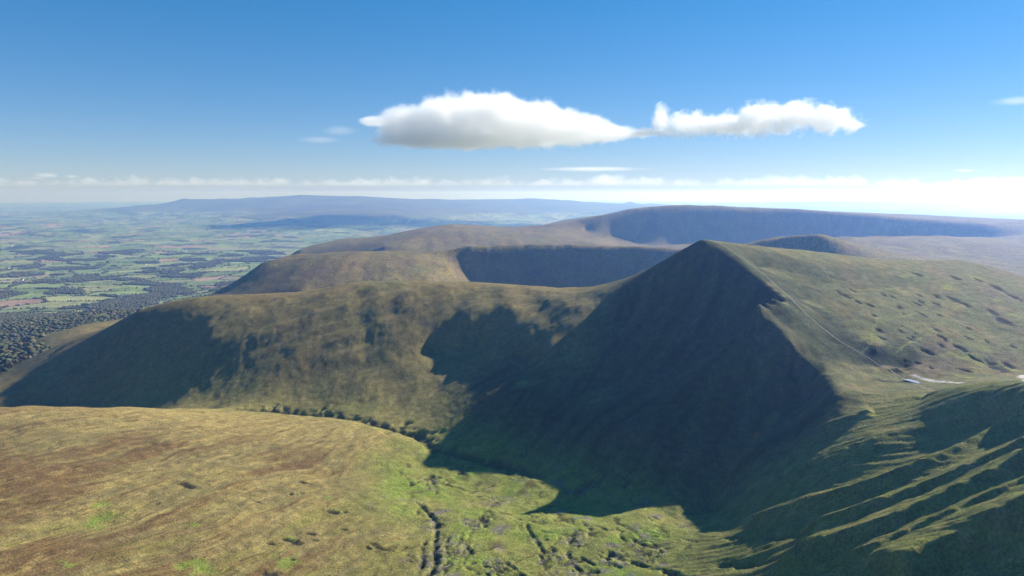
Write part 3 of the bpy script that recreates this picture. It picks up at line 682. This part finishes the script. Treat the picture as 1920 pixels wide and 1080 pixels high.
# single trees of the wood's near edge: trunk and leafy crown
def tree_meshes(k):
    r0 = np.random.default_rng(900 + k); bm = bmesh.new()
    for q in range(7):
        c = r0.normal(0, 1, 3) * (1.9, 1.9, 1.5); c[2] += 7.2; rr = r0.uniform(1.6, 2.6)
        g = bmesh.ops.create_icosphere(bm, subdivisions=2, radius=rr, matrix=Matrix.Translation(c))
        for v in g['verts']: v.co += Vector(r0.normal(0, .22, 3))
    for q in range(220):
        d = r0.normal(0, 1, 3); d /= np.linalg.norm(d); p = d * (4.2, 4.2, 3.4) * r0.uniform(.75, 1.1); p[2] += 7.2; a = r0.normal(0, .45, 3); b = r0.normal(0, .45, 3)
        vs_ = [bm.verts.new(p + s * a + t * b) for s, t in ((-1, -1), (1, -1), (1, 1), (-1, 1))]; bm.faces.new(vs_)
    me = bpy.data.meshes.new("crown"); bm.to_mesh(me); bm.free(); me.materials.append(M_LEAF)
    ca = me.color_attributes.new("cover", 'FLOAT_COLOR', 'POINT'); col = LEAFC[k % len(LEAFC)]; ca.data.foreach_set("color", np.tile([*col, 1.0], len(me.vertices)).astype(np.float32))
    bm = bmesh.new(); segs = 7; rad = [.42, .32, .26, .16]; hts = [-.6, 2.0, 4.5, 7.5]; rings = []
    for r, z in zip(rad, hts): rings.append([bm.verts.new((r * math.cos(6.283 * i / segs) + .05 * z * math.sin(k), r * math.sin(6.283 * i / segs), z)) for i in range(segs)])
    for a, b in zip(rings[:-1], rings[1:]):
        for i in range(segs): bm.faces.new((a[i], a[(i + 1) % segs], b[(i + 1) % segs], b[i]))
    for ang in (0.4, 2.5, 4.4):
        p0 = Vector((0, 0, 3.4)); p1 = Vector((2.2 * math.cos(ang), 2.2 * math.sin(ang), 6.2)); lo = [bm.verts.new(p0 + Vector((.14 * math.cos(t), .14 * math.sin(t), 0))) for t in (0, 2.1, 4.2)]; hi = [bm.verts.new(p1 + Vector((.05 * math.cos(t), .05 * math.sin(t), 0))) for t in (0, 2.1, 4.2)]
        for i in range(3): bm.faces.new((lo[i], lo[(i + 1) % 3], hi[(i + 1) % 3], hi[i]))
    mt = bpy.data.meshes.new("trunk"); bm.to_mesh(mt); bm.free(); mt.materials.append(M_BARK)
    return me, mt
TM = [tree_meshes(k) for k in range(6)]
for q in range(len(ix_)):
    e = bpy.data.objects.new("tree", None); COL.objects.link(e); s_ = random.uniform(.75, 1.35)
    e.location = (ix_[q], iy_[q], float(lookup(Z, ix_[q:q+1], iy_[q:q+1])[0]) + CZ); e.rotation_euler = (0, 0, random.uniform(0, 6.28)); e.scale = (s_, s_, s_ * random.uniform(.9, 1.15))
    tag(e, "autumn broadleaf tree on the near edge of the wood below the long ridge", "tree", "trees along the near edge of the wood")
    for nm_, md_ in zip(("crown", "trunk"), TM[q % 6]):
        c_ = bpy.data.objects.new(nm_, md_); c_.parent = e; COL.objects.link(c_)
# hedges and copses of the lowland
px_, py_ = sample(1000000, -6500, 1500, 2500, 8000)
keep_ = rng.random(len(px_)) < np.clip(1.25 - py_ / 8500, .25, 1); px_, py_ = px_[keep_], py_[keep_]
ed_, _id = fields(px_, py_, 400, 240, 401)
gap_ = fbm(px_, py_, 300, 2, 427)
zz_ = lookup(Z, px_, py_)
hedge_ = (ed_ < .030) & (gap_ > -.5); wood_ = woods(px_, py_) > .5
low_ = (farmland(px_, py_, zz_) > .5) & (lookup(wt['plain'] + wt['wood'] + wt['distant'], px_, py_) > .5)
m_ = low_ & (hedge_ | (wood_ & (rng.random(len(px_)) < .55)))
px_, py_, zz_, wood_ = px_[m_], py_[m_], zz_[m_], wood_[m_]
m_ = seen(px_, py_, zz_); px_, py_, wood_ = px_[m_], py_[m_], wood_[m_]
print("TICK hedge trees", len(px_))
lim = 34000
if len(px_) > lim:
    k_ = np.argsort(py_ * (1 + 1.2 * wood_) * rng.uniform(.6, 1.4, len(px_)))[:lim]; px_, py_, wood_ = px_[k_], py_[k_], wood_[k_]
tall_ = rng.random(len(px_)) < .3
r_ = np.where(wood_, rng.uniform(5, 9, len(px_)), np.where(tall_, rng.uniform(3.5, 6.5, len(px_)), rng.uniform(2.2, 4, len(px_)))); h_ = np.where(wood_ | tall_, r_ * rng.uniform(1.4, 2, len(px_)), rng.uniform(2.5, 4.5, len(px_)))
pt = blobs(px_, py_, r_, h_, 1)
ob = bpy.data.objects.new("hedgerows", raw_mesh("hedgerows", *pt[:2], M_LEAF, pt[2])); COL.objects.link(ob)
tag(ob, "dark hedgerows and copses dividing the lowland fields", "hedgerow", kind="stuff")
tick('trees')

# ------------------------------------------------------------------ farmhouses far out in the fields
def quad_box(bm, x0, x1, y0, y1, z0, z1):
    v = [bm.verts.new((x, y, z)) for z in (z0, z1) for x, y in ((x0, y0), (x1, y0), (x1, y1), (x0, y1))]
    for f in ((3, 2, 1, 0), (4, 5, 6, 7), (0, 1, 5, 4), (1, 2, 6, 5), (2, 3, 7, 6), (3, 0, 4, 7)): bm.faces.new([v[i] for i in f])
def done(bm, name, mat):
    me = bpy.data.meshes.new(name); bm.to_mesh(me); bm.free(); me.materials.append(mat); return me
bm = bmesh.new(); L_, W_, H_ = 8.5, 4.2, 5.4
v = [bm.verts.new(p) for p in ((-L_, -W_, -1), (L_, -W_, -1), (L_, W_, -1), (-L_, W_, -1), (-L_, -W_, H_), (L_, -W_, H_), (L_, W_, H_), (-L_, W_, H_), (-L_, 0, H_ + 3.2), (L_, 0, H_ + 3.2))]
for f in ((3, 2, 1, 0), (0, 1, 5, 4), (2, 3, 7, 6), (1, 2, 6, 9, 5), (3, 0, 4, 8, 7), (4, 5, 9, 8), (6, 7, 8, 9)): bm.faces.new([v[i] for i in f])
HW = done(bm, "wall", M_WHITE)
bm = bmesh.new()
for s_ in (-1, 1):
    a = [(-L_ - .4, s_ * (W_ + .5), H_ - .25), (L_ + .4, s_ * (W_ + .5), H_ - .25), (L_ + .4, 0, H_ + 3.4), (-L_ - .4, 0, H_ + 3.4)]
    lo = [bm.verts.new(p) for p in a]; hi = [bm.verts.new((p[0], p[1], p[2] + .25)) for p in a]
    bm.faces.new(lo); bm.faces.new(hi[::-1])
    for i in range(4): bm.faces.new((lo[i], lo[(i + 1) % 4], hi[(i + 1) % 4], hi[i]))
bmesh.ops.recalc_face_normals(bm, faces=bm.faces); HR = done(bm, "roof", M_SLATE)
bm = bmesh.new(); quad_box(bm, L_ - 1.3, L_ - .2, -.5, .5, H_ + 2, H_ + 5); HC = done(bm, "chimney", M_WHITE)
bm = bmesh.new(); quad_box(bm, -.55, .55, -.06, .06, 0, 1.3); HWI = done(bm, "window", M_GLASS)
bm = bmesh.new(); quad_box(bm, -.5, .5, -.06, .06, -1, 2.1); HD = done(bm, "door", M_DOOR)
def hit_low(u, v):
    a, b = ratio(u, v); ys = np.geomspace(1700, 16000, 6000); g = lookup(Z, a * ys, ys); k = np.nonzero(b * ys < g)[0]; k = k[0] if len(k) else -1; return a * ys[k], ys[k]
for (u, v_, lab) in [(42,526,"white farmhouse standing alone among the nearest green fields at far left"), (66,515,"white farmhouse beside a dark copse in the left fields"), (136,523,"white farmhouse at the edge of the long dark wood in the left fields"), (167,458,"white farmhouse near the brown ploughed field, left of a pair"), (182,458,"white farmhouse near the brown ploughed field, right of a pair"), (21,461,"small far white farmhouse close to the left edge of the lowland"), (16,504,"white farmhouse beside trees at the left edge of the lowland"), (272,497,"white farmhouse among dark trees in the middle of the lowland"), (348,470,"small white farmhouse far out in the lowland above the second ridge"), (236,560,"white farmhouse in the near fields just above the long ridge"), (470,452,"pale farmhouse on the lowland left of the far ridge's wooded foot")]:
    x, y = hit_low(u, v_); e = bpy.data.objects.new("farmhouse", None); COL.objects.link(e); e.location = (x, y, float(lookup(Z, np.array([x]), np.array([y]))[0]) + CZ); e.rotation_euler = (0, 0, random.uniform(-.5, .5)); e.scale = (1.25,) * 3
    tag(e, lab, "farmhouse", "white farmhouses in the lowland fields")
    def add(nm_, me_, loc=(0, 0, 0), par=None):
        o = bpy.data.objects.new(nm_, me_); o.location = loc; o.parent = par or e; COL.objects.link(o); return o
    add("wall", HW); rf = add("roof", HR); add("chimney", HC, par=rf); add("door", HD, (0, -W_ - .03, 0))
    for wx in (-6, -3, 3, 6):
        add("window", HWI, (wx, -W_ - .03, 1)); add("window", HWI, (wx, -W_ - .03, 3.6))

# ------------------------------------------------------------------ footpath up the sunny shoulder, pool at the saddle, stones
def ribbon(name, px, w, lift, mat, label, cat):
    pts = smooth([hit(u, v, 330, 1600) for u, v in px], 3); vv, ff = [], []
    dense = []
    for a, b in zip(pts[:-1], pts[1:]):
        n = max(1, int(math.dist(a, b) / 1.5)); dense += [(a[0] + (b[0] - a[0]) * i / n, a[1] + (b[1] - a[1]) * i / n) for i in range(n)]
    for i, p in enumerate(dense):
        q = dense[min(i + 1, len(dense) - 1)]; o = dense[max(i - 1, 0)]; dx, dy = q[0] - o[0], q[1] - o[1]; l = math.hypot(dx, dy) + 1e-6
        ww = w * (.75 + .5 * random.random())
        for s_ in (-1, -.35, .35, 1):
            x, y = p[0] - dy / l * ww * s_, p[1] + dx / l * ww * s_; vv.append((x, y, float(lookup(Z, np.array([x]), np.array([y]))[0]) + CZ + (lift if abs(s_) < .5 else -.1)))
        if i:
            for j in range(3): ff.append((4 * i - 4 + j, 4 * i - 3 + j, 4 * i + 1 + j, 4 * i + j))
    ob = bpy.data.objects.new(name, raw_mesh(name, np.array(vv), np.array(ff), mat, None, True)); COL.objects.link(ob); return tag(ob, label, cat, kind="structure")
ribbon("path", [(1337,452),(1365,466),(1400,490),(1440,519),(1470,548),(1500,580),(1540,612),(1600,655),(1650,685),(1690,707),(1725,722),(1752,732)], 1.1, .22, M_TRACK, "worn footpath climbing the sunny shoulder of the pointed mountain", "path")
ribbon("path", [(85,676),(108,652),(125,640),(140,630),(158,622)], 1.6, .35, M_TRACK, "pale track on the low slope beside the wood at left", "path")
# pool
wm = bpy.data.materials.new("water"); nt, nd, lk, bs = nodes_of(wm); bs.inputs["Base Color"].default_value = (.40, .42, .46, 1); bs.inputs["Roughness"].default_value = .12; bs.inputs["Specular IOR Level"].default_value = .8
nz = nd.new("ShaderNodeTexNoise"); nz.inputs["Scale"].default_value = 1.5; bp = nd.new("ShaderNodeBump"); bp.inputs["Distance"].default_value = .01; lk.new(nz.outputs[0], bp.inputs["Height"]); lk.new(bp.outputs[0], bs.inputs["Normal"])
pp = [hit(u, v, 330, 1600) for u, v in ((1692,713),(1700,712),(1708,713.5),(1718,715.5),(1726,718),(1722,719.5),(1714,718),(1704,716.5),(1697,715))]
zp = max(float(lookup(Z, np.array([x]), np.array([y]))[0]) for x, y in pp) + CZ + .15
bm = bmesh.new(); sp = smooth(pp + [pp[0]], 2)[:-1]
f = bm.faces.new([bm.verts.new((x, y, zp)) for x, y in sp]); f.normal_update()
if f.normal.z < 0: f.normal_flip()
g = bmesh.ops.extrude_face_region(bm, geom=[f]); 
for v in g['geom']:
    if isinstance(v, bmesh.types.BMVert): v.co.z += .02
me = bpy.data.meshes.new("pool"); bmesh.ops.recalc_face_normals(bm, faces=bm.faces); bm.to_mesh(me); bm.free(); me.materials.append(wm); ob = bpy.data.objects.new("pool", me); COL.objects.link(ob)
tag(ob, "small pale blue pool beside the footpath at the saddle", "pool", kind="structure")
# scattered stones
def stone(k):
    r0 = np.random.default_rng(50 + k); v, f = ICO[2]; v = v * (1 + .35 * (r0.random((len(v), 1)) - .5)) * (1.0, .8, .62); return raw_mesh("boulder", v, f, M_ROCK)
ST = [stone(k) for k in range(4)]
SPOTS = [(836,920),(846,922),(926,976),(921,973),(1014,977),(786,978),(725,983),(788,1004),(671,998),(818,1012),(1036,934),(905,907),(718,1005),(1100,1000),(985,1030),(870,960),(668,1065),(955,1040),(1120,985),(1225,1015),(1290,1000),(960,975),(748,980),(320,803),(25,838),(278,877),(290,876),(404,955),(593,1034),(1050,1020),(1175,990),(1315,990),(894,945),(940,1005)]
for q, (u, v_) in enumerate(SPOTS):
    x, y = hit(u, v_, 330, 1500); o = bpy.data.objects.new("boulder", ST[q % 4]); COL.objects.link(o); s_ = random.uniform(.5, .95); o.location = (x, y, float(lookup(Z, np.array([x]), np.array([y]))[0]) + CZ + .2 * s_); o.scale = (s_, s_, s_); o.rotation_euler = (0, 0, random.uniform(0, 6.28))
    tag(o, "small pale boulder lying on the grass of the left hill" if u < 640 else "small pale boulder lying on the green valley floor", "boulder", "scattered pale boulders")
tick('objects')

# ------------------------------------------------------------------ haze: one closed box of even, pale air round the whole country
def box_mesh(name, x0, x1, y0, y1, z0, z1):
    bm = bmesh.new(); v = [bm.verts.new((x, y, z)) for z in (z0, z1) for x, y in ((x0, y0), (x1, y0), (x1, y1), (x0, y1))]
    for f in ((3, 2, 1, 0), (4, 5, 6, 7), (0, 1, 5, 4), (1, 2, 6, 5), (2, 3, 7, 6), (3, 0, 4, 7)): bm.faces.new([v[i] for i in f])
    me = bpy.data.meshes.new(name); bm.to_mesh(me); bm.free(); return me
hm = bpy.data.materials.new("haze_air"); hm.use_nodes = True; hn = hm.node_tree; hn.nodes.clear()
ho = hn.nodes.new("ShaderNodeOutputMaterial"); hv = hn.nodes.new("ShaderNodeVolumePrincipled")
hv.inputs["Color"].default_value = (.22, .42, 1.0, 1); hv.inputs["Absorption Color"].default_value = (1, 1, 1, 1)
hv.inputs["Density"].default_value = 7.4e-5; hv.inputs["Anisotropy"].default_value = 0.55
hn.links.new(hv.outputs[0], ho.inputs["Volume"])
hme = box_mesh("haze", -52000, 52000, -600, 67000, float(V[:, 2].min()) - 1.0, CZ + 120.0)
haze = bpy.data.objects.new("haze", hme); COL.objects.link(haze); hme.materials.append(hm)
tag(haze, "pale blue haze lying over the far lowland and hills", "haze", kind="stuff")

# ------------------------------------------------------------------ clouds: bodies of white droplets, denser inside, ragged at the rim
def cloud_material(name, ells, dens, edge, nscale, namp, step):
    mat = bpy.data.materials.new(name); mat.use_nodes = True; nt = mat.node_tree; nt.nodes.clear(); nd, lk = nt.nodes, nt.links
    out = nd.new("ShaderNodeOutputMaterial"); vol = nd.new("ShaderNodeVolumePrincipled")
    vol.inputs["Color"].default_value = (1, 1, 1, 1); vol.inputs["Absorption Color"].default_value = (1, 1, 1, 1); vol.inputs["Anisotropy"].default_value = .1
    geo = nd.new("ShaderNodeNewGeometry")
    prev = None
    for (c, r) in ells:
        s_ = nd.new("ShaderNodeVectorMath"); s_.operation = 'SUBTRACT'; s_.inputs[1].default_value = c; lk.new(geo.outputs["Position"], s_.inputs[0])
        d_ = nd.new("ShaderNodeVectorMath"); d_.operation = 'DIVIDE'; d_.inputs[1].default_value = r; lk.new(s_.outputs[0], d_.inputs[0])
        l_ = nd.new("ShaderNodeVectorMath"); l_.operation = 'LENGTH'; lk.new(d_.outputs[0], l_.inputs[0])
        if prev is None: prev = l_.outputs["Value"]
        else:
            mi = nd.new("ShaderNodeMath"); mi.operation = 'SMOOTH_MIN'; mi.inputs[2].default_value = .35; lk.new(prev, mi.inputs[0]); lk.new(l_.outputs["Value"], mi.inputs[1]); prev = mi.outputs[0]
    no = nd.new("ShaderNodeTexNoise"); no.inputs["Scale"].default_value = nscale; no.inputs["Detail"].default_value = 6; no.inputs["Roughness"].default_value = .64; lk.new(geo.outputs["Position"], no.inputs["Vector"])
    ma = nd.new("ShaderNodeMath"); ma.operation = 'MULTIPLY_ADD'; ma.inputs[1].default_value = namp; ma.inputs[2].default_value = -.5 * namp; lk.new(no.outputs[0], ma.inputs[0])
    ad = nd.new("ShaderNodeMath"); ad.operation = 'ADD'; lk.new(prev, ad.inputs[0]); lk.new(ma.outputs[0], ad.inputs[1])
    mr = nd.new("ShaderNodeMapRange"); mr.interpolation_type = 'SMOOTHSTEP'; mr.inputs[1].default_value = 1.0; mr.inputs[2].default_value = 1.0 - edge; mr.inputs[3].default_value = 0; mr.inputs[4].default_value = dens
    lk.new(ad.outputs[0], mr.inputs[0]); lk.new(mr.outputs[0], vol.inputs["Density"]); lk.new(vol.outputs[0], out.inputs["Volume"])
    mat.cycles.volume_step_rate = step
    return mat
def cloud(px, Yc, label, dens, edge, nscale, namp, step, voxel):
    ells = []
    bm = bmesh.new()
    for (u, v, ru, rv, dy, rd) in px:
        c = at(u, v, Yc); s_ = Yc / 1280
        c = (c[0], c[1] + dy, c[2] + CZ); r = (ru * s_, rd, rv * s_); ells.append((c, r))
        bmesh.ops.create_icosphere(bm, subdivisions=3, radius=1.0, matrix=Matrix.Translation(c) @ Matrix.Diagonal((r[0] * 1.16 + 60, r[1] * 1.16 + 60, r[2] * 1.2 + 60, 1)))
    me = bpy.data.meshes.new("cloud"); bm.to_mesh(me); bm.free()
    ob = bpy.data.objects.new("cloud", me); COL.objects.link(ob)
    md = ob.modifiers.new("remesh", 'REMESH'); md.mode = 'VOXEL'; md.voxel_size = voxel
    dg = bpy.context.evaluated_depsgraph_get(); m2 = bpy.data.meshes.new_from_object(ob.evaluated_get(dg)); ob.modifiers.clear(); ob.data = m2; m2.name = "cloud"
    m2.materials.clear(); m2.materials.append(cloud_material("cloud_droplets", ells, dens, edge, nscale, namp, step))
    tag(ob, label, "cloud", "clouds above the ridge"); return ob
cloud([(775,238,70,38,0,1150),(845,226,85,44,0,1500),(905,222,95,46,150,1650),(975,235,110,42,0,1650),(1045,244,110,31,0,1300),(1115,250,80,18,0,800),(1170,253,45,8,0,400),(850,262,140,17,0,1500),(715,228,45,10,0,500)], 15000,
      "big white lens-shaped cloud with a grey underside left of centre", .0026, .3, 1 / 600., 1.5, .12, 95)
cloud([(1225,249,70,8,0,400),(1240,226,15,26,0,280),(1285,232,48,22,0,550),(1345,236,75,17,0,650),(1420,226,66,28,0,850),(1500,222,60,27,0,850),(1555,228,62,21,0,650),(1605,234,34,9,0,330)], 15000,
      "ragged white cloud trailing right from the big lens-shaped one", .0034, .5, 1 / 420., 3.6, .12, 80)
cloud([(1110,317,115,5,0,1500)], 24000, "thin flat white streak of cloud below the big lens-shaped one", .0008, .9, 1 / 900., .9, .2, 120)
cloud([(88,329,22,6,0,400),(70,334,14,3,0,300)], 20000, "small grey scrap of cloud low at the far left, the larger of two", .0012, .8, 1 / 300., 1.1, .2, 60)
cloud([(135,331,16,4,0,300)], 20000, "small grey scrap of cloud low at the far left, the smaller of two", .0012, .8, 1 / 300., 1.1, .2, 60)
cloud([(1808,320,24,2.4,0,300)], 20000, "tiny white streak of cloud low at the far right", .003, .8, 1 / 500., .8, .2, 30)
cloud([(1905,189,46,9,0,400)], 12000, "faint white wisp of cloud at the right edge of the sky", .0012, 1.0, 1 / 400., 1.3, .2, 50)
cloud([(640,245,42,11,0,300),(600,262,50,8,0,300)], 9500, "faint grey wisp of cloud left of the big lens-shaped one", .0009, 1.0, 1 / 350., 1.2, .2, 50)

# long bank of small heaped clouds standing over the horizon
BY, BB, BH = 50000.0, CZ + 420.0, 1350.0
bm = bmesh.new(); xs = np.linspace(-43000, 43000, 260)
tops = BB + BH * (.92 + .10 * np.clip(perlin(xs / 2500, xs * 0 + .5, 501) + .5 * perlin(xs / 900, xs * 0 + .5, 502), -1, 1)) * (.72 + .28 * sstep(-24000, -16000, xs))
ring = [[bm.verts.new((x, BY + dy, z)) for (dy, z) in ((-2600, BB), (-2600, BB + .7 * (t - BB)), (-1200, t), (1200, t), (2600, BB + .7 * (t - BB)), (2600, BB))] for x, t in zip(xs, tops)]
for r0, r1 in zip(ring[:-1], ring[1:]):
    for i in range(6): bm.faces.new((r0[i], r0[(i + 1) % 6], r1[(i + 1) % 6], r1[i]))
bm.faces.new(ring[0][::-1]); bm.faces.new(ring[-1]); bmesh.ops.recalc_face_normals(bm, faces=bm.faces)
me = bpy.data.meshes.new("cloud_bank"); bm.to_mesh(me); bm.free(); ob = bpy.data.objects.new("cloud_bank", me); COL.objects.link(ob)
tag(ob, "long low bank of small white clouds standing over the horizon", "cloud bank", kind="stuff")
mat = bpy.data.materials.new("heaped_cloud"); mat.use_nodes = True; nt = mat.node_tree; nt.nodes.clear(); nd, lk = nt.nodes, nt.links
out = nd.new("ShaderNodeOutputMaterial"); vol = nd.new("ShaderNodeVolumePrincipled"); vol.inputs["Color"].default_value = (1, 1, 1, 1); vol.inputs["Absorption Color"].default_value = (1, 1, 1, 1); vol.inputs["Anisotropy"].default_value = .25
geo = nd.new("ShaderNodeNewGeometry"); sx = nd.new("ShaderNodeSeparateXYZ"); lk.new(geo.outputs["Position"], sx.inputs[0])
def noise_(scale, det):
    n = nd.new("ShaderNodeTexNoise"); n.inputs["Scale"].default_value = scale; n.inputs["Detail"].default_value = det; n.inputs["Roughness"].default_value = .58; lk.new(geo.outputs["Position"], n.inputs["Vector"]); return n.outputs[0]
def math_(op, a, b):
    n = nd.new("ShaderNodeMath"); n.operation = op
    for q, v in enumerate((a, b)):
        if isinstance(v, (int, float)): n.inputs[q].default_value = v
        else: lk.new(v, n.inputs[q])
    return n.outputs[0]
h_ = math_('DIVIDE', math_('SUBTRACT', sx.outputs[2], BB), BH)
fld = math_('ADD', math_('MULTIPLY', noise_(1 / 1500., 6), 2.4), math_('ADD', math_('MULTIPLY', h_, -1.15), math_('MULTIPLY', math_('SUBTRACT', noise_(1 / 9000., 2), .5), 1.0)))
mr = nd.new("ShaderNodeMapRange"); mr.interpolation_type = 'SMOOTHSTEP'; mr.inputs[1].default_value = .84; mr.inputs[2].default_value = 1.2; mr.inputs[3].default_value = 0; mr.inputs[4].default_value = .00045; lk.new(fld, mr.inputs[0])
hb = nd.new('ShaderNodeMapRange'); hb.interpolation_type = 'SMOOTHSTEP'; hb.inputs[1].default_value = 0; hb.inputs[2].default_value = .5; lk.new(h_, hb.inputs[0])
lk.new(math_('MULTIPLY', mr.outputs[0], hb.outputs[0]), vol.inputs["Density"]); lk.new(vol.outputs[0], out.inputs["Volume"]); mat.cycles.volume_step_rate = .06; me.materials.append(mat)
tick('sky')
